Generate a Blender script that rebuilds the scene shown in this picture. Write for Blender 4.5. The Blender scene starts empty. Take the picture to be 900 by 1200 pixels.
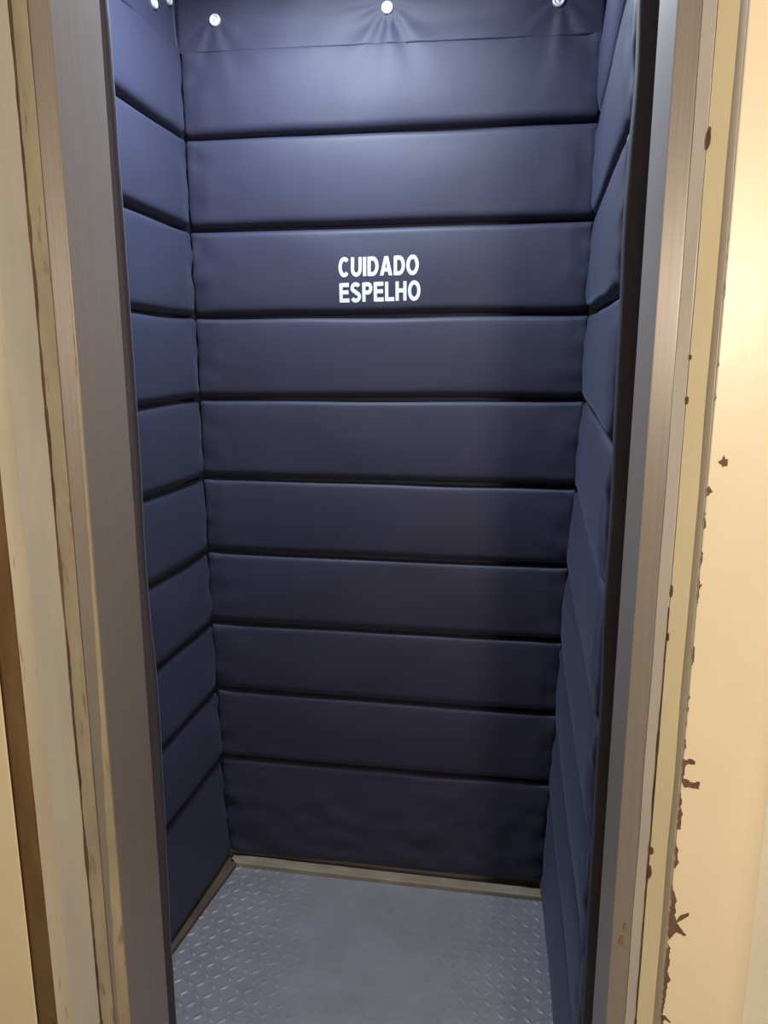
import bpy, bmesh, math, random
from mathutils import Vector, noise, geometry
random.seed(7)
scene = bpy.context.scene
COL = scene.collection

# ------------------------------------------------------------------ camera, world, exposure
cam_data = bpy.data.cameras.new('camera')
cam_data.sensor_fit = 'VERTICAL'; cam_data.sensor_height = 36.0; cam_data.sensor_width = 27.0
cam_data.lens = 887.75 / 1200 * 36.0
cam_data.clip_start = 0.02
cam = bpy.data.objects.new('camera', cam_data)
COL.objects.link(cam)
cam.location = (0.7806, 0.0, 1.42235)
cam.rotation_euler = (math.pi / 2 - 0.20456, 0.0, 0.16812)
scene.camera = cam

world = bpy.data.worlds.new('world'); scene.world = world
world.use_nodes = True
world.node_tree.nodes['Background'].inputs[0].default_value = (0.9, 0.85, 0.8, 1)
world.node_tree.nodes['Background'].inputs[1].default_value = 0.004

vs = scene.view_settings
vs.view_transform = 'Standard'; vs.look = 'None'; vs.gamma = 1.0; vs.use_curve_mapping = False
vs.exposure = 0.0

def area_light(name, loc, rot, size, size_y, power, color, shape='RECTANGLE', parent=None):
    l = bpy.data.lights.new(name, 'AREA'); l.shape = shape; l.size = size; l.size_y = size_y
    l.energy = power; l.color = color
    o = bpy.data.objects.new(name, l); COL.objects.link(o)
    o.location = loc; o.rotation_euler = rot
    if parent: o.parent = parent
    return o
# cool tube light recessed above the lift car's ceiling opening, warm wall lamp on the landing
CAB_LIGHT = area_light('car_light', (0.36, 1.39, 2.305), (0, 0, 0), 0.30, 0.14, 30.5, (0.74, 0.875, 1.0))
HALL_LIGHT = area_light('landing_light', (1.28, -0.85, 1.60), (math.pi / 2, 0, 0), 0.20, 0.26, 24.0, (1.0, 0.87, 0.69), 'ELLIPSE')

# ------------------------------------------------------------------ materials
def new_mat(name):
    m = bpy.data.materials.new(name); m.use_nodes = True
    nt = m.node_tree
    return m, nt, nt.nodes['Principled BSDF']

def nd(nt, typ, **kw):
    n = nt.nodes.new(typ)
    for k, v in kw.items():
        if k in n.inputs: n.inputs[k].default_value = v
        else: setattr(n, k, v)
    return n

def coords(nt, scale):
    tc = nd(nt, 'ShaderNodeNewGeometry'); mp = nd(nt, 'ShaderNodeMapping')
    mp.inputs['Scale'].default_value = scale
    nt.links.new(tc.outputs['Position'], mp.inputs['Vector'])
    return mp.outputs['Vector']

def mottled(name, c1, c2, scale=(6, 6, 3), rough=0.5, lo=0.35, hi=0.65, metal=0.0, bump=0.0, bscale=(200, 200, 200),
            spec=0.5, detail=5.0, spots=None):
    m, nt, b = new_mat(name)
    n = nd(nt, 'ShaderNodeTexNoise', Scale=1.0, Detail=detail, Roughness=0.6)
    nt.links.new(coords(nt, scale), n.inputs['Vector'])
    r = nd(nt, 'ShaderNodeValToRGB')
    r.color_ramp.elements[0].position = lo; r.color_ramp.elements[1].position = hi
    r.color_ramp.elements[0].color = (*c1, 1); r.color_ramp.elements[1].color = (*c2, 1)
    nt.links.new(n.outputs['Fac'], r.inputs['Fac'])
    out = r.outputs['Color']
    if spots:
        col, thr, ssc = spots
        n2 = nd(nt, 'ShaderNodeTexNoise', Scale=1.0, Detail=6.0, Roughness=0.65)
        nt.links.new(coords(nt, ssc), n2.inputs['Vector'])
        r2 = nd(nt, 'ShaderNodeValToRGB')
        r2.color_ramp.elements[0].position = thr; r2.color_ramp.elements[1].position = thr + 0.06
        r2.color_ramp.elements[0].color = (0, 0, 0, 1); r2.color_ramp.elements[1].color = (1, 1, 1, 1)
        nt.links.new(n2.outputs['Fac'], r2.inputs['Fac'])
        mx = nd(nt, 'ShaderNodeMixRGB'); mx.inputs['Color2'].default_value = (*col, 1)
        nt.links.new(r2.outputs['Color'], mx.inputs['Fac']); nt.links.new(out, mx.inputs['Color1'])
        out = mx.outputs['Color']
    nt.links.new(out, b.inputs['Base Color'])
    b.inputs['Roughness'].default_value = rough; b.inputs['Metallic'].default_value = metal
    b.inputs['Specular IOR Level'].default_value = spec
    if bump:
        n3 = nd(nt, 'ShaderNodeTexNoise', Scale=1.0, Detail=3.0)
        nt.links.new(coords(nt, bscale), n3.inputs['Vector'])
        bp = nd(nt, 'ShaderNodeBump', Strength=bump, Distance=0.002)
        nt.links.new(n3.outputs['Fac'], bp.inputs['Height']); nt.links.new(bp.outputs['Normal'], b.inputs['Normal'])
    return m

def fabric(name, c1, c2, rough=0.58):
    m, nt, b = new_mat(name)
    n = nd(nt, 'ShaderNodeTexNoise', Scale=1.0, Detail=4.0)
    nt.links.new(coords(nt, (5, 5, 5)), n.inputs['Vector'])
    r = nd(nt, 'ShaderNodeValToRGB')
    r.color_ramp.elements[0].position = .3; r.color_ramp.elements[1].position = .7
    r.color_ramp.elements[0].color = (*c1, 1); r.color_ramp.elements[1].color = (*c2, 1)
    nt.links.new(n.outputs['Fac'], r.inputs['Fac']); nt.links.new(r.outputs['Color'], b.inputs['Base Color'])
    b.inputs['Roughness'].default_value = rough
    b.inputs['Specular IOR Level'].default_value = 0.36
    b.inputs['Sheen Weight'].default_value = 0.06; b.inputs['Sheen Roughness'].default_value = 0.5
    b.inputs['Sheen Tint'].default_value = (0.6, 0.7, 1.0, 1)
    # fine woven relief and slight puckers
    n2 = nd(nt, 'ShaderNodeTexNoise', Scale=1.0, Detail=3.0)
    nt.links.new(coords(nt, (22, 22, 9)), n2.inputs['Vector'])
    n3 = nd(nt, 'ShaderNodeTexNoise', Scale=1.0, Detail=1.0)
    nt.links.new(coords(nt, (700, 700, 700)), n3.inputs['Vector'])
    b1 = nd(nt, 'ShaderNodeBump', Strength=0.16, Distance=0.004)
    b2 = nd(nt, 'ShaderNodeBump', Strength=0.12, Distance=0.0006)
    nt.links.new(n2.outputs['Fac'], b1.inputs['Height']); nt.links.new(n3.outputs['Fac'], b2.inputs['Height'])
    nt.links.new(b1.outputs['Normal'], b2.inputs['Normal']); nt.links.new(b2.outputs['Normal'], b.inputs['Normal'])
    return m

def brushed(name, c1, c2, rough=0.36):
    m, nt, b = new_mat(name)
    n = nd(nt, 'ShaderNodeTexNoise', Scale=1.0, Detail=4.0)
    nt.links.new(coords(nt, (900, 900, 4)), n.inputs['Vector'])
    r = nd(nt, 'ShaderNodeValToRGB')
    r.color_ramp.elements[0].position = .25; r.color_ramp.elements[1].position = .75
    r.color_ramp.elements[0].color = (*c1, 1); r.color_ramp.elements[1].color = (*c2, 1)
    nt.links.new(n.outputs['Fac'], r.inputs['Fac']); nt.links.new(r.outputs['Color'], b.inputs['Base Color'])
    b.inputs['Metallic'].default_value = 0.42; b.inputs['Roughness'].default_value = rough
    b.inputs['Anisotropic'].default_value = 0.75
    gm = nd(nt, 'ShaderNodeNewGeometry'); cr = nd(nt, 'ShaderNodeVectorMath', operation='CROSS_PRODUCT')
    cr.inputs[1].default_value = (0, 0, 1)
    nt.links.new(gm.outputs['Normal'], cr.inputs[0]); nt.links.new(cr.outputs['Vector'], b.inputs['Tangent'])
    bp = nd(nt, 'ShaderNodeBump', Strength=0.05, Distance=0.0005)
    nt.links.new(n.outputs['Fac'], bp.inputs['Height']); nt.links.new(bp.outputs['Normal'], b.inputs['Normal'])
    return m

NAVY = fabric('navy_nylon', (0.0205, 0.0195, 0.0425), (0.0242, 0.0231, 0.0495))
NAVY_HEM = fabric('navy_binding', (0.040, 0.034, 0.050), (0.050, 0.042, 0.060), 0.6)
WHITE_PRINT = mottled('white_print', (0.50, 0.50, 0.54), (0.56, 0.56, 0.60), rough=0.6)
STEEL = brushed('brushed_stainless', (0.295, 0.262, 0.252), (0.375, 0.335, 0.322), 0.46)
CHROME = mottled('snap_metal', (0.75, 0.74, 0.74), (0.85, 0.83, 0.83), rough=0.45, metal=0.6)
SNAP_DARK = mottled('snap_recess', (0.22, 0.20, 0.20), (0.3, 0.28, 0.28), rough=0.5, metal=1.0)
PLATE = mottled('tread_plate', (0.20, 0.188, 0.208), (0.245, 0.232, 0.254), (7, 7, 7), 0.52, metal=0.25, bump=0.15,
                bscale=(120, 120, 120), spots=((0.165, 0.158, 0.155), 0.66, (11, 11, 11)))
BASE_TRIM = mottled('aged_trim', (0.20, 0.155, 0.115), (0.28, 0.225, 0.165), (9, 9, 9), 0.5)
CREAM = mottled('cream_paint', (0.80, 0.69, 0.52), (0.86, 0.75, 0.57), (3, 3, 1.5), 0.33, bump=0.12, bscale=(60, 60, 20))
CREAM_OLD = mottled('cream_old_paint', (0.72, 0.61, 0.46), (0.82, 0.71, 0.55), (14, 14, 4), 0.5,
                    spots=((0.40, 0.27, 0.13), 0.62, (60, 60, 9)))
STRIP_OLD = mottled('worn_edge_paint', (0.33, 0.28, 0.21), (0.46, 0.395, 0.30), (24, 24, 5), 0.5,
                    spots=((0.26, 0.19, 0.115), 0.58, (60, 60, 9)))
BASE_DARK = mottled('trim_dark_brown', (0.065, 0.042, 0.030), (0.10, 0.068, 0.048), (9, 9, 9), 0.55)  # left skirting strip: a darker brown than the back one
YELLOW = mottled('yellowed_paint', (0.80, 0.71, 0.49), (0.85, 0.76, 0.54), (10, 10, 5), 0.45)
GREYED = mottled('greyed_paint', (0.60, 0.56, 0.50), (0.70, 0.65, 0.57), (12, 12, 3), 0.5)
LIP = mottled('greyed_lip_paint', (0.66, 0.57, 0.43), (0.72, 0.63, 0.48), (12, 12, 3), 0.5)
LILAC = mottled('grey_primer', (0.60, 0.56, 0.54), (0.66, 0.62, 0.59), (12, 12, 3), 0.5)
BROWN_BAND = mottled('mottled_brown', (0.19, 0.115, 0.05), (0.27, 0.17, 0.08), (20, 20, 7), 0.7,
                     spots=((0.12, 0.07, 0.03), 0.62, (40, 40, 14)))
RUST = mottled('bare_brown_primer', (0.11, 0.062, 0.036), (0.19, 0.105, 0.06), (90, 90, 60), 0.75)
CRACK = mottled('crack_dirt', (0.06, 0.035, 0.018), (0.16, 0.095, 0.045), (30, 30, 8), 0.8)
WALL_CREAM = mottled('landing_wall_cream', (0.78, 0.69, 0.50), (0.83, 0.74, 0.55), (4, 4, 2), 0.5)
WALL_WHITE = mottled('landing_wall_white', (0.70, 0.66, 0.58), (0.76, 0.72, 0.64), (4, 4, 4), 0.6)
FLOOR_HALL = mottled('landing_floor_tile', (0.30, 0.25, 0.20), (0.38, 0.32, 0.26), (5, 5, 5), 0.4)
CEIL_WHITE = mottled('ceiling_white', (0.78, 0.76, 0.72), (0.82, 0.80, 0.76), (3, 3, 3), 0.7)
CAB_CEIL = mottled('car_ceiling_metal', (0.12, 0.12, 0.13), (0.16, 0.16, 0.17), (4, 4, 4), 0.6)
DARK_STEEL = mottled('dark_steel', (0.03, 0.028, 0.028), (0.05, 0.045, 0.045), (8, 8, 8), 0.6)
GLOW, _nt, _b = new_mat('lamp_diffuser')
_b.inputs['Base Color'].default_value = (0.9, 0.9, 0.88, 1)
_b.inputs['Emission Color'].default_value = (1.0, 0.8, 0.55, 1); _b.inputs['Emission Strength'].default_value = 3.0

# ------------------------------------------------------------------ object helpers
def link_mesh(name, verts, faces, mat, parent=None, smooth=False):
    me = bpy.data.meshes.new(name); me.from_pydata(verts, [], faces)
    bm = bmesh.new(); bm.from_mesh(me)
    bmesh.ops.recalc_face_normals(bm, faces=bm.faces); bm.to_mesh(me); bm.free()
    if smooth:
        for p in me.polygons: p.use_smooth = True
    me.materials.append(mat)
    o = bpy.data.objects.new(name, me); COL.objects.link(o)
    if parent: o.parent = parent
    return o

def bm_obj(name, bm, mat, parent=None, smooth=False):
    bmesh.ops.recalc_face_normals(bm, faces=bm.faces)
    me = bpy.data.meshes.new(name); bm.to_mesh(me); bm.free()
    if smooth:
        for p in me.polygons: p.use_smooth = True
    me.materials.append(mat)
    o = bpy.data.objects.new(name, me); COL.objects.link(o)
    if parent: o.parent = parent
    return o

def box(name, a, b, mat, parent=None, bev=0.0):
    bm = bmesh.new()
    bmesh.ops.create_cube(bm, size=1.0)
    for v in bm.verts:
        v.co = Vector([(a[i] + b[i]) / 2 + v.co[i] * (b[i] - a[i]) for i in range(3)])
    if bev:
        bmesh.ops.bevel(bm, geom=list(bm.edges), offset=bev, segments=2, affect='EDGES', profile=0.5)
    return bm_obj(name, bm, mat, parent)

def structure(o):
    o['kind'] = 'structure'; return o

def empty(name, loc=(0, 0, 0)):
    o = bpy.data.objects.new(name, None); o.empty_display_size = 0.1
    COL.objects.link(o); o.location = loc
    return o

def tag(o, label, cat, group=None):
    o['label'] = label; o['category'] = cat
    if group: o['group'] = group
    return o

def prism(name, poly, z0, z1, mat, parent=None, wob=0.0, nz=1, seed=0, bev=0.0):
    """vertical bar with the plan outline poly; wob = hand-worn unevenness along its height"""
    n = len(poly); verts = []; faces = []
    for k in range(nz + 1):
        z = z0 + (z1 - z0) * k / nz
        for j, (x, y) in enumerate(poly):
            dx = wob * noise.noise((z * 9, j * 3.1 + seed, seed)) if wob else 0
            dy = wob * noise.noise((z * 7, j * 2.3 - seed, 5 + seed)) if wob else 0
            verts.append((x + dx, y + dy, z))
    for k in range(nz):
        for j in range(n):
            a = k * n + j; b2 = k * n + (j + 1) % n
            faces.append((a, b2, b2 + n, a + n))
    faces.append(tuple(range(n))); faces.append(tuple(range(nz * n, nz * n + n)))
    o = link_mesh(name, verts, faces, mat, parent)
    if bev:
        md = o.modifiers.new('bevel', 'BEVEL'); md.width = bev; md.segments = 3; md.limit_method = 'ANGLE'
    return o

# ------------------------------------------------------------------ the landing (hall) shell
ZT = 2.62
structure(box('floor', (-1.2, -1.0, -0.10), (2.6, 0.745, 0.0), FLOOR_HALL))
structure(box('ceiling', (-1.2, -1.0, ZT), (2.6, 0.885, ZT + 0.1), CEIL_WHITE))
structure(box('wall_rear', (-1.2, -1.1, 0.0), (2.6, -1.0, ZT), WALL_CREAM))
structure(box('wall_left', (-1.3, -1.0, 0.0), (-1.2, 0.74, ZT), WALL_CREAM))
structure(box('wall_right', (2.6, -1.0, 0.0), (2.7, 0.885, ZT), WALL_WHITE))
structure(prism('wall_front_left', [(-1.2, 0.742), (0.1955, 0.742), (0.1968, 0.7435), (0.160, 0.766), (0.150, 0.95), (-1.2, 0.95)],
                0.0, ZT, WALL_CREAM))
structure(box('wall_front_right', (1.093, 0.882, 0.0), (2.6, 0.97, ZT), WALL_WHITE))

# ------------------------------------------------------------------ door frame of the landing
CL, CR = 0.2440, 0.9286          # clear opening, left and right
Z0, Z1 = 0.0, 2.08
P_L = [(0.0, 1.000), (0.0, 0.884), (0.0235, 0.879), (0.0325, 0.860), (0.0395, 0.804), (0.0390, 0.768)]
P_R = [(0.0, 1.000), (0.0, 0.884), (0.0235, 0.879), (0.0343, 0.868), (0.0525, 0.850), (0.0560, 0.834)]
def LX(e): return CL - e
def RX(e): return CR + e

def side_frame(name, X, sgn, mats, nz=60):
    """sgn = +1 : profile grows towards +x (right side)"""
    P = P_R if sgn > 0 else P_L
    root = structure(empty(name, (X(0), 0.9, 0)))
    inv = (-X(0), -0.9, 0)
    def pr(nm, poly, mat, wob, seed, bev=0.0):
        o = prism(nm, [(x - X(0), y - 0.9) for x, y in poly], Z0, Z1, mat, root, wob, nz, seed, bev)
        return o
    # stainless lining: one folded sheet round the reveal
    pr('stainless_lining', [(X(P[0][0]), P[0][1]), (X(P[1][0]), P[1][1] + .0), (X(P[2][0]), P[2][1]),
        (X(P[2][0] + .03), P[2][1] + .03), (X(P[2][0] + .03), P[0][1])], mats[0], 0.0, 1, 0.0016)
    pr('rebate_strip', [(X(P[2][0]), P[2][1] - .0008), (X(P[3][0]), P[3][1]), (X(P[3][0] + .05), P[3][1]), (X(P[2][0] + .05), P[2][1] - .0008)],
       mats[1], 0.0007, 2 + sgn)
    pr('rebate_board', [(X(P[3][0] + .001), P[3][1] - .0022), (X(P[4][0]), P[4][1]), (X(P[4][0] + .05), P[4][1]), (X(P[3][0] + .05), P[3][1] - .0022)],
       mats[2], 0.0007, 4 + sgn)
    pr('rebate_lip', [(X(P[4][0] - .0006), P[4][1]), (X(P[5][0] - .0004), P[5][1] + .004), (X(P[5][0] + .0015), P[5][1] + .004), (X(P[4][0] + .02), P[4][1])],
       mats[3], 0.0005, 6 + sgn)
    return root, pr

frame_l, prl = side_frame('trim_1', LX, -1, (STEEL, STRIP_OLD, GREYED, CREAM_OLD))
prl('brown_strip', [(LX(0.0392), 0.7705), (LX(0.086), 0.7780), (LX(0.086), 0.80), (LX(0.0392), 0.80)], BROWN_BAND, 0.0006, 9)  # dark brown strip set back between the left frame and the wall
frame_r, prr = side_frame('trim_2', RX, 1, (STEEL, LILAC, YELLOW, LIP))
# broad cream face of the right-hand frame, its outer edge rolled back to the wall
arc = []
for k in range(9):
    a = math.pi / 2 * k / 8
    arc.append((RX(0.1145 + 0.050 * math.sin(a)), 0.834 + 0.050 * (1 - math.cos(a)) * 0.95))
face = prr('frame_face', [(RX(0.0565), 0.8342)] + arc + [(RX(0.1645), 0.90), (RX(0.0565), 0.86)], CREAM, 0.0, 11, 0.0012)

# head of the frame and the wall over it
head = structure(empty('trim_3', (0.586, 0.9, 2.08)))
box('stainless_head', (CL - .586, -.016, 0.0), (CR - .586, .10, 0.03), STEEL, head)
box('frame_head', (CL - .05 - .586, -.132, 0.0), (CR + .10 - .586, -.016, 0.06), CREAM, head, 0.002)
structure(box('wall_front_top', (0.15, 0.80, 2.14), (1.10, 0.95, ZT), WALL_CREAM))
structure(box('floor_sill', (0.20, 0.745, -0.10), (1.0, 1.0, 0.0), STEEL))

def ribbon(name, x, y, z0, z1, w0, w1, mat, parent, nx, ny, seed, n=160, fade=None):
    """uneven flat crack / chipped line running up the frame; (nx,ny) is the surface's outward normal in plan"""
    tx, ty = -ny, nx
    off = parent.location
    bm = bmesh.new(); prev = None
    for k in range(n + 1):
        z = z0 + (z1 - z0) * k / n
        w = w0 + (w1 - w0) * max(0.0, min(1.0, 0.5 + 1.1 * noise.noise((z * 17, seed, 0)) + 0.5 * noise.noise((z * 70, seed, 3))))
        if fade: w *= max(0.0, min(1.0, (fade[0] - z) / fade[1]))
        c = 0.0006 * noise.noise((z * 25, seed, 9))
        row = []
        for q in (-1, 1):
            for dpt in (-0.002, 0.0004):
                row.append(bm.verts.new((x + tx * (q * w / 2 + c) + nx * dpt - off.x, y + ty * (q * w / 2 + c) + ny * dpt - off.y, z)))
        if prev:
            for a, b2 in ((0, 1), (1, 3), (3, 2), (2, 0)):
                bm.faces.new((prev[a], prev[b2], row[b2], row[a]))
        prev = row
    return bm_obj(name, bm, mat, parent)

ribbon('paint_crack', LX(P_L[3][0] + .0003), P_L[3][1] - .0012, 0.3, 2.05, 0.0012, 0.0058, CRACK, frame_l, 0.83, -0.56, 2.0)
ribbon('paint_crack', RX(P_R[3][0] + .0002), P_R[3][1] - .0010, 0.3, 1.14, 0.0008, 0.0036, CRACK, frame_r, -0.75, -0.66, 5.0, fade=(1.12, 0.12))
ribbon('paint_crack', LX(0.0392), 0.7700, 0.3, 2.05, 0.0005, 0.002, CRACK, frame_l, 0.6, -0.8, 8.0)

# old paint creeping over the front edge of the left lining, wider towards the floor
WID = [(1.75, .0008), (1.5, .0013), (1.2, .003), (1.0, .0055), (.8, .010), (.55, .0150), (.2, .018), (0, .018)]
def paint_edge():
    off = frame_l.location; bm = bmesh.new(); prev = None
    def lt(z):
        for (za, a), (zb, b2) in zip(WID, WID[1:]):
            if z >= zb: return b2 + (a - b2) * (z - zb) / (za - zb)
        return WID[-1][1]
    for k in range(141):
        z = .02 + 1.72 * k / 140
        w = lt(z) * (1 + .22 * noise.noise((z * 22, 4, 4)))
        row = []
        for e in (.0012, .0012 + w):
            y = P_L[1][1] + (P_L[2][1] - P_L[1][1]) * e / P_L[2][0]
            for d in (-.0007, .0015): row.append(bm.verts.new((LX(e) - off.x, y + d - off.y, z)))
        if prev:
            for a, b2 in ((0, 1), (1, 3), (3, 2), (2, 0)): bm.faces.new((prev[a], prev[b2], row[b2], row[a]))
        prev = row
    bm_obj('paint_edge', bm, STRIP_OLD, frame_l)
paint_edge()

def flat_chip(pts, y, th, mat, parent, name='paint_chip'):
    off = parent.location
    bm = bmesh.new()
    # roughen the outline
    fine = []
    for i, a in enumerate(pts):
        b2 = pts[(i + 1) % len(pts)]
        fine.append(a)
        L = math.hypot(b2[0] - a[0], b2[1] - a[1])
        m = int(L / 0.0035)
        for q in range(1, m + 1):
            f = q / (m + 1); jx = random.uniform(-.0008, .0008); jz = random.uniform(-.0008, .0008)
            x = a[0] + (b2[0] - a[0]) * f + jx
            fine.append((max(x, 0.9851), a[1] + (b2[1] - a[1]) * f + jz))
    fr = [bm.verts.new((x - off.x, y - th - off.y, z)) for x, z in fine]
    bk = [bm.verts.new((x - off.x, y + 0.0006 - off.y, z)) for x, z in fine]
    for t in geometry.tessellate_polygon([[Vector((x, z, 0)) for x, z in fine]]):
        try: bm.faces.new([fr[i] for i in t])
        except ValueError: pass
    n = len(fine)
    for i in range(n):
        bm.faces.new((fr[i], fr[(i + 1) % n], bk[(i + 1) % n], bk[i]))
    return bm_obj(name, bm, mat, parent)

CHIPS = [
    [(0.9851,0.8634),(0.9885,0.8550),(0.9882,0.8470),(0.9907,0.8394),(0.9866,0.8299),(0.9851,0.8319)],
    [(0.9851,0.8090),(0.9879,0.7991),(0.9915,0.7892),(0.9903,0.7797),(0.9918,0.7730),(0.9902,0.7681),(0.9937,0.7604),(0.9979,0.7691),(1.0062,0.7738),(1.0066,0.7692),(0.9993,0.7623),(0.9939,0.7569),(0.9993,0.7506),(1.0056,0.7433),(1.0049,0.7408),(0.9948,0.7452),(0.9895,0.7374),(0.9860,0.7321),(0.9851,0.7459),(0.9851,0.7696),(0.9851,0.7928)],
    [(0.9861,0.7298),(0.9897,0.7219),(0.9885,0.7110),(0.9903,0.6993),(0.9881,0.6892),(0.9929,0.6779),(0.9893,0.6724),(0.9894,0.6565),(0.9876,0.6402),(0.9877,0.6253),(0.9884,0.6004),(0.9851,0.5997),(0.9851,0.6310),(0.9851,0.6618),(0.9851,0.6984)],
    [(0.9867,0.6252),(0.9906,0.6258),(0.9972,0.6182),(0.9964,0.6156),(0.9911,0.6197),(0.9872,0.6178)],
    [(0.9851,1.1076),(0.9868,1.1069),(0.9870,1.0929),(0.9858,1.0847),(0.9851,1.0865),(0.9851,1.0966)],
    [(0.9851,1.0499),(0.9869,1.0471),(0.9851,1.0418),(0.9851,1.0447)],
    [(0.9851,1.0355),(0.9863,1.0316),(0.9851,1.0284),(0.9851,1.0313)],
    [(0.9851,1.0189),(0.9858,1.0149),(0.9851,1.0118),(0.9851,1.0137)],
    [(0.9851,0.9959),(0.9864,0.9951),(0.9871,0.9856),(0.9851,0.9811),(0.9851,0.9895)],
    [(0.9851,0.9716),(0.9892,0.9699),(0.9927,0.9724),(0.9985,0.9687),(0.9979,0.9654),(0.9914,0.9659),(0.9879,0.9623),(0.9876,0.9548),(0.9872,0.9472),(0.9929,0.9457),(0.9978,0.9429),(1.0051,0.9447),(1.0049,0.9350),(0.9955,0.9362),(0.9881,0.9365),(0.9851,0.9459),(0.9851,0.9598)],
    [(0.9851,0.9296),(0.9877,0.9169),(0.9862,0.9113),(0.9897,0.9029),(0.9884,0.8950),(0.9894,0.8819),(0.9851,0.8813),(0.9851,0.9110)],
    [(0.9935,1.3128),(0.9975,1.3156),(0.9988,1.3201),(0.9998,1.3174),(1.0033,1.3157),(1.0031,1.3085),(0.9982,1.3075)],
    [(0.9863,1.2872),(0.9911,1.2801),(0.9879,1.2781),(0.9851,1.2753),(0.9851,1.2808)],
    [(0.9851,1.2521),(0.9856,1.2532),(0.9874,1.2420),(0.9851,1.2400),(0.9851,1.2474)],
    [(0.9851,1.2587),(0.9862,1.2569),(0.9851,1.2550),(0.9851,1.2568)],
    [(0.9851,1.2156),(0.9871,1.2138),(0.9863,1.2024),(0.9851,1.1975),(0.9851,1.2060)],
    [(0.9851,1.1879),(0.9864,1.1784),(0.9890,1.1795),(0.9860,1.1726),(0.9863,1.1581),(0.9851,1.1569),(0.9851,1.1686),(0.9851,1.1774)],
    [(0.9851,1.4948),(0.9851,1.4931),(0.9851,1.4832),(0.9866,1.4816),(0.9851,1.4783),(0.9851,1.4775),(0.9851,1.4874)],
    [(0.9851,1.4178),(0.9856,1.4161),(0.9867,1.4127),(0.9851,1.4101),(0.9851,1.4135)],
    [(0.9851,1.3834),(0.9861,1.3808),(0.9856,1.3764),(0.9851,1.3773)],
    [(0.9851,1.5369),(0.9851,1.5360),(0.9851,1.5329)],
    [(0.9851,1.5200),(0.9851,1.5176),(0.9851,1.5152)],
]
for pts in CHIPS:
    flat_chip(pts, 0.8342, 0.0004, RUST, frame_r)
# worn spots on the rebate strips and on the stainless front
def blob(x, y, z, rx, rz, nx, ny, mat, parent, seed):
    tx, ty = -ny, nx; off = parent.location
    bm = bmesh.new(); ring = []; bk = []
    for k in range(14):
        a = 2 * math.pi * k / 14; r = 1 + 0.45 * noise.noise((math.cos(a) * 1.3, math.sin(a) * 1.3, seed))
        s, h = rx * r * math.cos(a), rz * r * math.sin(a)
        ring.append(bm.verts.new((x + tx * s + nx * .0012 - off.x, y + ty * s + ny * .0012 - off.y, z + h)))
        bk.append(bm.verts.new((x + tx * s - nx * .002 - off.x, y + ty * s - ny * .002 - off.y, z + h)))
    bm.faces.new(ring)
    for k in range(14): bm.faces.new((ring[k], ring[(k + 1) % 14], bk[(k + 1) % 14], bk[k]))
    return bm_obj('paint_chip', bm, mat, parent)
for z, rx, rz, s in ((1.635, .0022, .0105, 1), (1.42, .0010, .003, 2), (1.375, .0013, .0045, 3), (1.16, .0012, .0060, 4), (1.105, .0010, .0045, 5),
                     (0.80, .0030, .0080, 6), (0.83, .0032, .0060, 8)):
    blob(RX(P_R[3][0] + .0020), P_R[3][1] - .0030, z, rx, rz, -0.70, -0.71, RUST, frame_r, s * 3.7)
blob(RX(.0120), .8815, 0.685, .0032, .008, 0.0, -1.0, BROWN_BAND, frame_r, 31.0)
blob(RX(.0150), .8805, 0.705, .0022, .006, 0.0, -1.0, BROWN_BAND, frame_r, 33.0)
blob(RX(.1575), .858, 1.048, .004, .007, 0.62, -0.78, CRACK, frame_r, 41.0)

# ------------------------------------------------------------------ the lift car
D = 1.8351
YF = 1.035
structure(box('wall_car_back', (-0.06, D + .034, 0.0), (1.0, D + .06, 2.42), STEEL))
structure(box('wall_car_left', (-0.085, 1.005, 0.0), (-0.062, D + .06, 2.42), STEEL))
structure(box('wall_car_right', (0.980, 1.005, 0.0), (1.000, D + .034, 2.42), DARK_STEEL))
structure(box('wall_car_front_left', (-0.062, 1.004, 0.0), (0.222, 1.022, 2.42), DARK_STEEL))
structure(box('wall_car_front_top', (0.222, 1.004, 2.10), (0.972, 1.022, 2.42), DARK_STEEL))
# false ceiling with an opening under the tube light
OX0, OX1, OY0, OY1, CZ = 0.14, 0.58, 1.28, 1.50, 2.29
ceil = structure(empty('ceiling_car', (0.45, 1.42, CZ)))
def cpan(x0, x1, y0, y1, z0, z1, nm='ceiling_panel'):
    return box(nm, (x0 - .45, y0 - 1.42, z0 - CZ), (x1 - .45, y1 - 1.42, z1 - CZ), CAB_CEIL, ceil)
cpan(-.062, OX0, 1.022, D + .034, CZ, CZ + .012); cpan(OX1, .972, 1.022, D + .034, CZ, CZ + .012)
cpan(OX0, OX1, 1.022, OY0, CZ, CZ + .012); cpan(OX0, OX1, OY1, D + .034, CZ, CZ + .012)
cpan(-.062, .972, 1.022, D + .034, 2.42, 2.43, 'ceiling_top')

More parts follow.
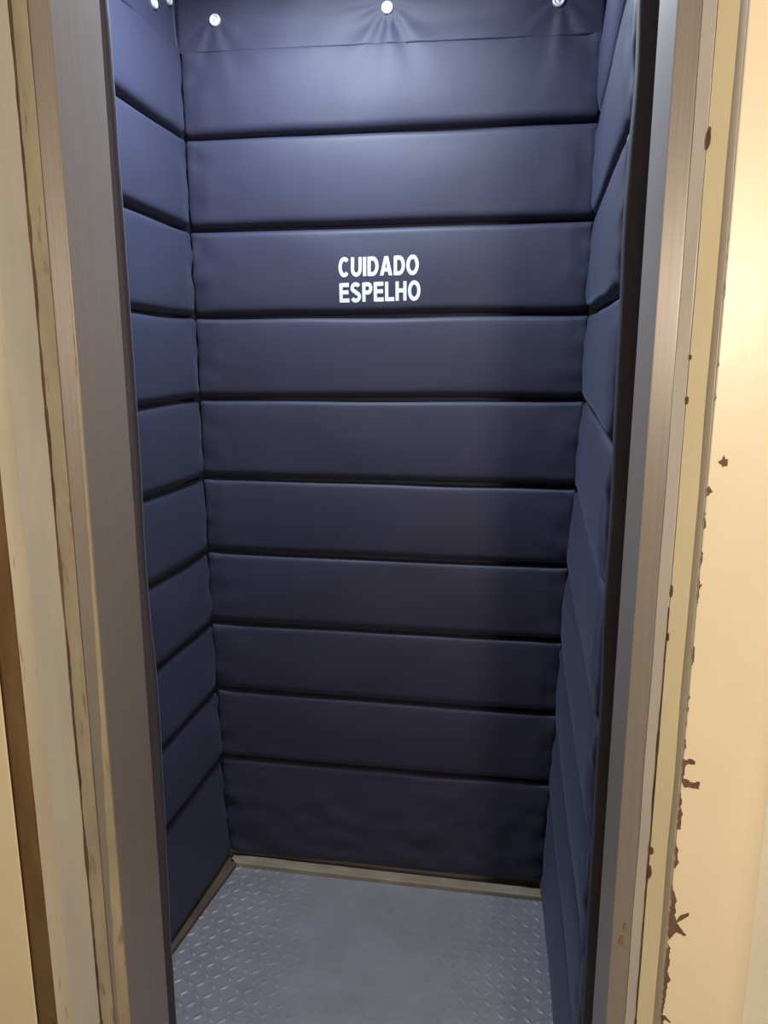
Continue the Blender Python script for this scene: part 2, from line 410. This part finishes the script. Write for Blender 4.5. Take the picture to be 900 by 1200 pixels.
# floor: tread plate with raised lozenges
floor_car = structure(box('floor_car', (-0.06, 1.005, -0.02), (0.97, D + .034, 0.0), PLATE))
bm = bmesh.new()
pitch = 0.0285
for i in range(int(1.0 / pitch) + 1):
    for j in range(int(0.80 / pitch) + 1):
        x = 0.0 + i * pitch; y = 1.03 + j * pitch
        if x > 0.93 or y > D - .03: continue
        ang = math.radians(45 if (i + j) % 2 else -45) + random.uniform(-.05, .05)
        wear = min(1.0, max(0.08, (abs(x - .50) / .42) ** 2.0 * 1.15))
        h = 0.0019 * wear
        L, W = 0.0145, 0.0062
        ca, sa = math.cos(ang), math.sin(ang)
        ring = []; top = []
        for k in range(8):
            t = 2 * math.pi * k / 8
            u = L * math.cos(t) * (1 if abs(math.cos(t)) > .9 else 0.92); v = W * math.sin(t)
            ring.append(bm.verts.new((x + u * ca - v * sa, y + u * sa + v * ca, -0.0002)))
            u *= .62; v *= .45
            top.append(bm.verts.new((x + u * ca - v * sa, y + u * sa + v * ca, h)))
        bm.faces.new(top)
        for k in range(8): bm.faces.new((ring[k], ring[(k + 1) % 8], top[(k + 1) % 8], top[k]))
treads = bm_obj('tread_pattern', bm, PLATE, floor_car, True); treads['kind'] = 'stuff'

# skirting strips round the car floor
structure(prism('baseboard_back', [(0.030, D - .031), (0.915, D - .029), (0.915, D + .004), (0.030, D + .004)], 0.0, 0.0135, BASE_TRIM, None, 0.0006, 1, 3, 0.002))
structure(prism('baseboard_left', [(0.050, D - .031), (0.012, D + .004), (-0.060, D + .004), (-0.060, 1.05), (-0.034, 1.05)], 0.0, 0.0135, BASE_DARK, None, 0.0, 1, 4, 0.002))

# ------------------------------------------------------------------ quilted mats
T = 0.030
def lerp_table(tab, z):
    if z >= tab[0][0]: return tab[0][1]
    for (za, a), (zb, b2) in zip(tab, tab[1:]):
        if z >= zb: return b2 + (a - b2) * (z - zb) / (za - zb)
    return tab[-1][1]
XL = [(2.1, -.006), (1.5, 0.0), (.72, .003), (.52, .010), (.30, .013), (0.0, .028)]
XR = [(2.1, .937), (1.3, .935), (1.1, .929), (.9, .920), (.7, .914), (.5, .911), (.3, .903), (0.0, .896)]
SEAM_L = [2.114, 1.926, 1.718, 1.513, 1.312, 1.110, .912, .715, .523, .318, .010]
SEAM_R = [2.096, 1.923, 1.718, 1.515, 1.319, 1.110, .913, .720, .522, .324, .022]

def S_back(s, z, o):
    a, b2 = lerp_table(XL, z) - .008, lerp_table(XR, z) + .008
    return (a + (b2 - a) * s, D + T - o, z)
YB = D - .006
def S_left(s, z, o):
    y = YB + (1.062 - YB) * s
    x = lerp_table(XL, z) - .055 * s * max(0.0, 1 - z / .5) ** 1.5
    return (x - T + o, y, z)
XRF = [(2.1, .903), (1.5, .905), (1.1, .910), (.6, .913), (0.0, .920)]
def S_right(s, z, o):
    y = YB - .005 + (YF - YB + .005) * s
    a, b2 = lerp_table(XR, z), lerp_table(XRF, z)
    x = a + (b2 - a) * s
    return (x + T - o, y, z)

def quilt(parent, S, width, zlo, zhi, seed, top_soft=False, end_r=(0.008, 0.008), nx=72, nz=26, wr=1.0, gap=0.0036, puff=0.006, name='quilted_panel', folds=None, tilt=0.005):
    """one padded field: rounded pillow between two stitched seams. zlo/zhi are functions of s"""
    r_low, r_top = 0.021, 0.012     # the foam sags: fuller curve underneath than on top
    verts = []; idx = {}
    def fs(i):
        u = i / nx
        return 0.35 * (.5 - .5 * math.cos(math.pi * u)) + 0.65 * u if 2 < i < nx - 2 else (.5 - .5 * math.cos(math.pi * u)) * .6 + .4 * u
    S_list = sorted(fs(i) for i in range(nx + 1)); S_list[0], S_list[-1] = 0.0, 1.0
    T_list = [.5 - .5 * math.cos(math.pi * k / nz) for k in range(nz + 1)]
    for k, t in enumerate(T_list):
        for i, s in enumerate(S_list):
            a, b2 = zlo(s), zhi(s)
            h = b2 - a
            z = a + gap + (h - 2 * gap) * t
            dz = min(t * h, ((1 - t) * h) if not top_soft else 1.0)
            ds0, ds1 = s * width, (1 - s) * width
            def rd(d, rr):
                if rr <= 0: return 0.0
                d = min(d, rr); return rr - math.sqrt(max(0.0, rr * rr - (rr - d) ** 2))
            o = T - rd(dz, r_low if t < .5 else r_top) - rd(ds0, end_r[0]) * .8 - rd(ds1, end_r[1]) * .8
            env = min(1.0, dz / .03) * min(1.0, ds0 / .02 + .15) * min(1.0, ds1 / .02 + .15)
            o += puff * math.sin(math.pi * max(0.0, min(1.0, t))) ** .6 * min(1.0, ds0 / .06 + .2) * min(1.0, ds1 / .06 + .2) - puff * .5
            # broad unevenness of the foam and slanting creases near the ends
            o += wr * .0026 * noise.noise((s * width * 5, z * 7, seed)) * env
            endw = math.exp(-min(ds0, ds1) / .045)
            cre = noise.noise(((s * width) * 9 + z * 22, (s * width) * 16 - z * 9, seed + 4))
            o += wr * .0075 * endw * cre * min(1.0, dz / .015)
            z2 = z + wr * .0030 * noise.noise((s * width * 4, seed * 1.7 + round(t), 2)) + .004 * endw * noise.noise((seed, z * 9, 1.0)) * (0 if 0 < t < 1 else 1)
            o += tilt * (0.5 - t) * min(1.0, ds0 / .03) * min(1.0, ds1 / .03)
            if folds: o += folds(s, z)
            s2 = s
            if i in (0, nx): s2 = s + wr * .004 / width * noise.noise((z * 16, seed, 7))
            verts.append(S(s2, z2, max(o, .004)))
    W = nx + 1
    faces = [(k * W + i, k * W + i + 1, (k + 1) * W + i + 1, (k + 1) * W + i) for k in range(nz) for i in range(nx)]
    # skirt going back to the backing sheet
    border = [(0, i) for i in range(nx + 1)] + [(k, nx) for k in range(1, nz + 1)] + [(nz, i) for i in range(nx - 1, -1, -1)] + [(k, 0) for k in range(nz - 1, 0, -1)]
    base = len(verts)
    for k, i in border:
        s = S_list[i]; a, b2 = zlo(s), zhi(s); z = a + gap + (b2 - a - 2 * gap) * T_list[k]
        verts.append(S(s, z, 0.002))
    m = len(border)
    for q in range(m):
        (k, i), (k2, i2) = border[q], border[(q + 1) % m]
        faces.append((k * W + i, k2 * W + i2, base + (q + 1) % m, base + q))
    return link_mesh(name, verts, faces, NAVY, parent, True)

def sheet(name, S, s0, s1, z0, z1, o0, o1, mat, parent, nx=24, nz=40, fn=None, smooth=True):
    """thin fabric sheet with two faces following the mat surface; offsets o0 (back) and o1 (front)"""
    verts = []; faces = []
    for side in (0, 1):
        for k in range(nz + 1):
            for i in range(nx + 1):
                s = s0 + (s1 - s0) * i / nx
                za = z0(s) if callable(z0) else z0; zb = z1(s) if callable(z1) else z1
                z = za + (zb - za) * k / nz
                d = fn(s, z) if fn else 0.0
                verts.append(S(s, z, (o1 if side else o0) + d))
    W = nx + 1; N = W * (nz + 1)
    for side in (0, 1):
        for k in range(nz):
            for i in range(nx):
                a = side * N + k * W + i
                faces.append((a, a + 1, a + W + 1, a + W))
    border = [i for i in range(W)] + [k * W + nx for k in range(1, nz + 1)] + [nz * W + i for i in range(nx - 1, -1, -1)] + [k * W for k in range(nz - 1, 0, -1)]
    m = len(border)
    for q in range(m):
        a, b2 = border[q], border[(q + 1) % m]
        faces.append((a, b2, b2 + N, a + N))
    return link_mesh(name, verts, faces, mat, parent, smooth)

def snap(parent, loc, nrm, r=0.0085):
    """round press stud: domed rim, recessed ring, centre boss"""
    n = Vector(nrm).normalized(); u = Vector((0, 0, 1)); w = n.cross(u)
    prof = [(1.0, -.2), (1.0, .12), (.93, .26), (.80, .34), (.66, .30), (.58, .14), (.34, .14), (.28, .26), (.14, .32), (0.001, .33)]
    seg = 20; verts = []; faces = []
    for (a, h) in prof:
        for k in range(seg):
            t = 2 * math.pi * k / seg
            v = Vector(loc) + (u * math.sin(t) + w * math.cos(t)) * (a * r) + n * (h * r)
            verts.append(v)
    for j in range(len(prof) - 1):
        for k in range(seg):
            a = j * seg + k; b2 = j * seg + (k + 1) % seg
            faces.append((a, b2, b2 + seg, a + seg))
    rim = link_mesh('snap_fastener', verts, faces, CHROME, parent, True)
    return rim

# ---- back mat
mat_back = empty('padded_mat')
tag(mat_back, 'dark blue quilted mat on the rear lift wall, printed with two white words', 'padded mat')
SNAP_B = [(0.0732, 2.1758), (0.4753, 2.1748), (0.8466, 2.1642)]
def top_folds(s, z):
    """creases fanning out below the press studs"""
    x = lerp_table(XL, z) + (lerp_table(XR, z) - lerp_table(XL, z)) * s
    d = 0.0
    for q, (sx, sz) in enumerate(SNAP_B):
        dx, dz = x - sx, sz - z
        rr = math.hypot(dx, dz)
        if dz < -.01 or rr > .24: continue
        a = math.atan2(dx, dz + .01)
        f = math.exp(-abs(a) * .9) * min(1, rr / .02) * max(0.0, 1 - rr / .24) ** 1.2
        amp = (0.5, 1.0, .6)[q]
        d += amp * .0045 * f * math.sin(a * 9 + q + 2 * noise.noise((a * 2, q, 1)))
    return d
def zl(i): return lambda s: SEAM_L[i] + (SEAM_R[i] - SEAM_L[i]) * s
def low_creases(s, z):
    """crumpled hem of the lowest field"""
    x = s * .94; k = max(0.0, min(1.0, (.30 - z) / .12)) * min(1.0, max(0.0, z - .02) / .03)
    return k * (.0060 * noise.noise((x * 9 + z * 14, z * 17 - x * 5, 77)) + .0030 * noise.noise((x * 22 - z * 18, z * 26, 81)))
back_panels = []
for i in range(10):
    hi, lo = zl(i), zl(i + 1)
    p_ = quilt(mat_back, S_back, 0.94, lo, hi, 10.3 + i * 3.7, top_soft=(i == 0), nx=110, nz=30,
               folds=top_folds if i == 0 else (low_creases if i == 9 else None), gap=0.0036 if i else 0.0012, wr=1.0 if i < 9 else 1.9)
    back_panels.append(p_)
def flapfn(s, z):
    return top_folds(s, z) * 1.2 + .0035 * noise.noise((s * 7, z * 14, 3)) - .006 * min(1.0, (z - 2.095) / .05) 
sheet('header_flap', S_back, -.008, 1.0, lambda s: zl(0)(s) - .004, 2.245, T - .010, T - .0040, NAVY, mat_back, 110, 26, flapfn)
sheet('backing', S_back, -.045, 1.0, .02, 2.20, -.002, 0.004, NAVY, mat_back, 4, 8)
for (x, z) in SNAP_B:
    s = (x - lerp_table(XL, z)) / (lerp_table(XR, z) - lerp_table(XL, z))
    y = S_back(s, z, T - .004 + flapfn(s, z))[1]
    snap(mat_back, (x, y - .001, z), (0, -1, 0), .0135)

# ---- left mat
mat_left = empty('padded_mat')
tag(mat_left, 'dark blue quilted mat covering the left lift wall and wrapping the front return', 'padded mat')
WLEFT = YB - 1.062
for i in range(10):
    hi = (lambda i: lambda s: SEAM_L[i] + (.0035 * noise.noise((s * 3, i, 8))) - (.004 if i in (3, 4) else -.006) * s)(i)
    lo = (lambda i: lambda s: SEAM_L[i] + (.0035 * noise.noise((s * 3, i, 8))) - (.004 if i in (3, 4) else -.006) * s)(i + 1)
    quilt(mat_left, S_left, WLEFT, lo, hi, 71.1 + i * 2.9, top_soft=(i == 0), end_r=(.004, .012), nx=64, gap=0.0036 if i else .0012)
sheet('header_flap', S_left, 0.0, 1.0, lambda s: SEAM_L[0] - .004, 2.245, T - .010, T - .004, NAVY, mat_left, 40, 14,
      lambda s, z: .004 * noise.noise((s * 6, z * 12, 30)) - .006 * min(1.0, (z - 2.1) / .05))
sheet('backing', S_left, -.02, 1.0, .02, 2.20, -.002, 0.004, NAVY, mat_left, 4, 8)
for (y, z) in ((1.7179, 2.167), (1.795, 2.2049)):
    s = (YB - y) / (YB - 1.062)
    x = S_left(s, z, T - .004 - .006)[0]
    snap(mat_left, (x + .002, y, z), (1, 0, 0), .0115)
# the part of the left mat that wraps behind the door lining; only its bound edge peeps out
HEM = [(2.3, .004), (1.9, .0075), (1.7, .0085), (1.5, .0100), (1.3, .0105), (1.12, .0080), (1.0, .0105), (.9, .0150), (.75, .0130), (.6, .0105), (.45, .0080), (.25, .0085), (.1, .011), (0.0, .014)]
verts = []; faces = []; nzh = 150
prof = [(0.0, 0.0), (0.85, 0.0), (0.985, .002), (1.0, .009), (0.99, .017), (.95, .021), (0.0, .021)]
for k in range(nzh + 1):
    z = .004 + 2.19 * k / nzh
    xe = 0.2285 + 1.04 * lerp_table(HEM, z) + .0012 * noise.noise((z * 14, 3, 3))
    for (f, dy) in prof:
        verts.append((-.03 + (xe + .03) * f, 1.026 + dy, z))
n = len(prof)
for k in range(nzh):
    for j in range(n):
        faces.append((k * n + j, k * n + (j + 1) % n, (k + 1) * n + (j + 1) % n, (k + 1) * n + j))
faces += [tuple(range(n)), tuple(range(nzh * n, nzh * n + n))]
link_mesh('wraparound_flap', verts, faces, NAVY_HEM, mat_left, True)

# ---- right mat
mat_right = empty('padded_mat')
tag(mat_right, 'dark blue quilted mat hanging edge-on along the right lift wall', 'padded mat')
WRIGHT = YB - YF
def zr(i):
    return lambda s: SEAM_R[i] + .004 * noise.noise((s * 3, i * 1.7, 12)) - .016 * s
for i in range(10):
    quilt(mat_right, S_right, WRIGHT, zr(i + 1), zr(i), 131.7 + i * 3.3, top_soft=(i == 0), end_r=(.004, .014), nx=72, wr=1.25, puff=.009,
          gap=0.0036 if i else .0012)
sheet('header_flap', S_right, 0.0, 1.0, lambda s: zr(0)(s) - .004, 2.245, T - .010, T - .004, NAVY, mat_right, 40, 14,
      lambda s, z: .004 * noise.noise((s * 6, z * 12, 50)) - .006 * min(1.0, (z - 2.08) / .05))
sheet('backing', S_right, -.02, 1.0, .02, 2.20, -.004, 0.004, NAVY, mat_right, 4, 8)
# bound front edge of the right mat
verts = []; faces = []
prof = [(0.0, 0.0), (.004, -.005), (.012, -.008), (.034, -.008), (.044, 0.0), (.044, .014), (0.006, .014)]
for k in range(nzh + 1):
    z = .012 + 2.16 * k / nzh
    x0 = lerp_table(XRF, z) + .004 + .004 * noise.noise((z * 6, 1, 41))
    ph = ((z - .016 * 0) / .2) 
    for (dx, dy) in prof:
        verts.append((x0 + dx, YF + .002 + dy + .003 * noise.noise((z * 8, 2, 17)), z))
n = len(prof)
for k in range(nzh):
    for j in range(n):
        faces.append((k * n + j, k * n + (j + 1) % n, (k + 1) * n + (j + 1) % n, (k + 1) * n + j))
faces += [tuple(range(n)), tuple(range(nzh * n, nzh * n + n))]
link_mesh('edge_binding', verts, faces, NAVY_HEM, mat_right, True)
for (y) in (1.72, 1.42, 1.12):
    s = (YB - y) / (YB - YF)
    snap(mat_right, (S_right(s, 2.165, T - .004 - .006)[0] - .002, y, 2.165), (-1, 0, 0))

# ---- lettering printed on the third field of the back mat
STK = 0.215   # stroke width relative to cap height
def stroke(bm, pts, w, closed=False):
    """thick flat polyline, mitred"""
    pts = [q for k, q in enumerate(pts) if k == 0 or math.hypot(q[0] - pts[k - 1][0], q[1] - pts[k - 1][1]) > 1e-4]
    n = len(pts); L = []; R = []
    for i in range(n):
        p = Vector(pts[i])
        a = Vector(pts[i - 1]) if (i > 0 or closed) else None
        b2 = Vector(pts[(i + 1) % n]) if (i < n - 1 or closed) else None
        d1 = (p - a).normalized() if a is not None else None
        d2 = (b2 - p).normalized() if b2 is not None else None
        if d1 is None: d1 = d2
        if d2 is None: d2 = d1
        n1 = Vector((-d1.y, d1.x)); n2 = Vector((-d2.y, d2.x)); m = (n1 + n2)
        m = m / max(.3, m.length_squared) * 2 * .5 * 2 if False else m.normalized() / max(.45, m.normalized().dot(n1))
        L.append(p + m * w / 2); R.append(p - m * w / 2)
    rng = range(n if closed else n - 1)
    vl = [bm.verts.new((q.x, q.y, 0)) for q in L]; vr = [bm.verts.new((q.x, q.y, 0)) for q in R]
    for i in rng:
        j = (i + 1) % n
        bm.faces.new((vl[i], vl[j], vr[j], vr[i]))
def arc_pts(cx, cy, rx, ry, a0, a1, n=14):
    return [(cx + rx * math.cos(math.radians(a0 + (a1 - a0) * k / n)), cy + ry * math.sin(math.radians(a0 + (a1 - a0) * k / n))) for k in range(n + 1)]
def glyph(ch):
    w = STK; h = w / 2; S = []
    if ch == 'I': S = [([(h, 0), (h, 1)], 0)]; adv = w
    elif ch == 'L': S = [([(h, 0), (h, 1)], 0), ([(h, h * .9), (.60, h * .9)], 0)]; adv = .60
    elif ch == 'E': S = [([(h, 0), (h, 1)], 0), ([(h, h * .9), (.66, h * .9)], 0), ([(h, .52), (.61, .52)], 0), ([(h, 1 - h * .9), (.64, 1 - h * .9)], 0)]; adv = .66
    elif ch == 'H': S = [([(h, 0), (h, 1)], 0), ([(.72 - h, 0), (.72 - h, 1)], 0), ([(h, .53), (.72 - h, .53)], 0)]; adv = .72
    elif ch == 'U': S = [([(h, 1), (h, .36)] + arc_pts(.36, .36, .36 - h, .36 - h * .8, 180, 360) + [(.72 - h, 1)], 0)]; adv = .72
    elif ch == 'D': S = [([(h, 0), (h, 1)], 0), ([(h, 1 - h * .9), (.34, 1 - h * .9)] + arc_pts(.34, .5, .74 - .34 - h, .5 - h * .9, 90, -90) + [(h, h * .9)], 0)]; adv = .74
    elif ch == 'O': S = [(arc_pts(.41, .5, .41 - h, .52 - h * .9, 0, 345, 23), 1)]; adv = .82
    elif ch == 'C': S = [(arc_pts(.39, .5, .39 - h, .52 - h * .9, 45, 315, 20), 0)]; adv = .75
    elif ch == 'A': S = [('poly', [(0, 0), (.24, 0), (.30, .2), (.53, .2), (.59, 0), (.83, 0), (.54, 1), (.29, 1)], [(.355, .39), (.475, .39), (.415, .68)])]; adv = .83
    elif ch == 'P': S = [([(h, 0), (h, 1)], 0), ([(h, 1 - h * .9), (.38, 1 - h * .9)] + arc_pts(.38, .69, .67 - .38 - h, .31 - h * .9, 90, -90) + [(h, .38 + h * .9)], 0)]; adv = .67
    elif ch == 'S':
        pts = arc_pts(.34, .735, .34 - h, .285 - h * .9, 25, 180, 10) + arc_pts(.34, .735, .34 - h, .285 - h * .9, 180, 262, 5)[1:]
        pts += arc_pts(.34, .275, .35 - h, .295 - h * .9, 80, 0, 5)[0:] + arc_pts(.34, .275, .35 - h, .295 - h * .9, 0, -158, 11)[1:]
        S = [(pts, 0)]; adv = .69
    bm = bmesh.new()
    for it in S:
        if it[0] == 'poly':
            rings = [[Vector((x, y, 0)) for x, y in q] for q in it[1:]]
            vs_ = [bm.verts.new(v) for q in rings for v in q]
            for t in geometry.tessellate_polygon(rings): bm.faces.new([vs_[k] for k in t])
        else: stroke(bm, it[0], w, bool(it[1]))
    return bm, adv
from mathutils.bvhtree import BVHTree
def word(text, xa, za, xb, zb, hgt, panel):
    """lay the letters from (xa,za) to (xb,zb) on the panel's front"""
    me = panel.data
    bvh = BVHTree.FromPolygons([v.co for v in me.vertices], [p.vertices for p in me.polygons])
    gl = [glyph(c) for c in text]; sp = 0.085
    tot = sum(a for _, a in gl) + sp * (len(text) - 1)
    kx = (xb - xa) / tot; x = 0.0
    for (bm, adv) in gl:
        bmesh.ops.subdivide_edges(bm, edges=list(bm.edges), cuts=1)
        for v in bm.verts:
            X = xa + (x + v.co.x) * kx
            Z = za + (zb - za) * ((x + v.co.x) / tot) + v.co.y * hgt
            hit = bvh.ray_cast(Vector((X, D - .3, Z)), Vector((0, 1, 0)))[0]
            v.co = (X, (hit.y if hit else D) - .0009, Z)
        geom = bmesh.ops.extrude_face_region(bm, geom=list(bm.faces))
        for v in [g for g in geom['geom'] if isinstance(g, bmesh.types.BMVert)]: v.co.y += .0008
        bm_obj('letter', bm, WHITE_PRINT, panel)
        x += adv + sp
word('CUIDADO', 0.3605, 1.6035, 0.5520, 1.6062, 0.0435, back_panels[2])
word('ESPELHO', 0.3620, 1.5448, 0.5565, 1.5482, 0.0440, back_panels[2])

# ------------------------------------------------------------------ lamps out of view
lamp = empty('wall_lamp', (1.28, -1.0, 1.60))
tag(lamp, 'warm oval wall lamp of the landing, behind the camera', 'lamp')
def disc(name, r0, r1, z0, z1, mat, parent):
    bm = bmesh.new()
    bmesh.ops.create_cone(bm, cap_ends=True, segments=32, radius1=r0, radius2=r1, depth=z1 - z0)
    for v in bm.verts: v.co.z += (z0 + z1) / 2
    return bm_obj(name, bm, mat, parent)
for o_ in (disc('lamp_base', .09, .09, 0.0, .03, CEIL_WHITE, lamp), disc('diffuser', .085, .06, .03, .13, GLOW, lamp)):
    for v in o_.data.vertices:
        x, y, z = v.co; v.co = (x, z, y * 1.3)
tube = empty('tube_light', (0.36, 1.39, 2.33))
tag(tube, 'cool tube light fitting above the lift car ceiling opening', 'lamp')
box('housing', (-.18, -.09, -.012), (.18, .09, 0.0), CEIL_WHITE, tube)
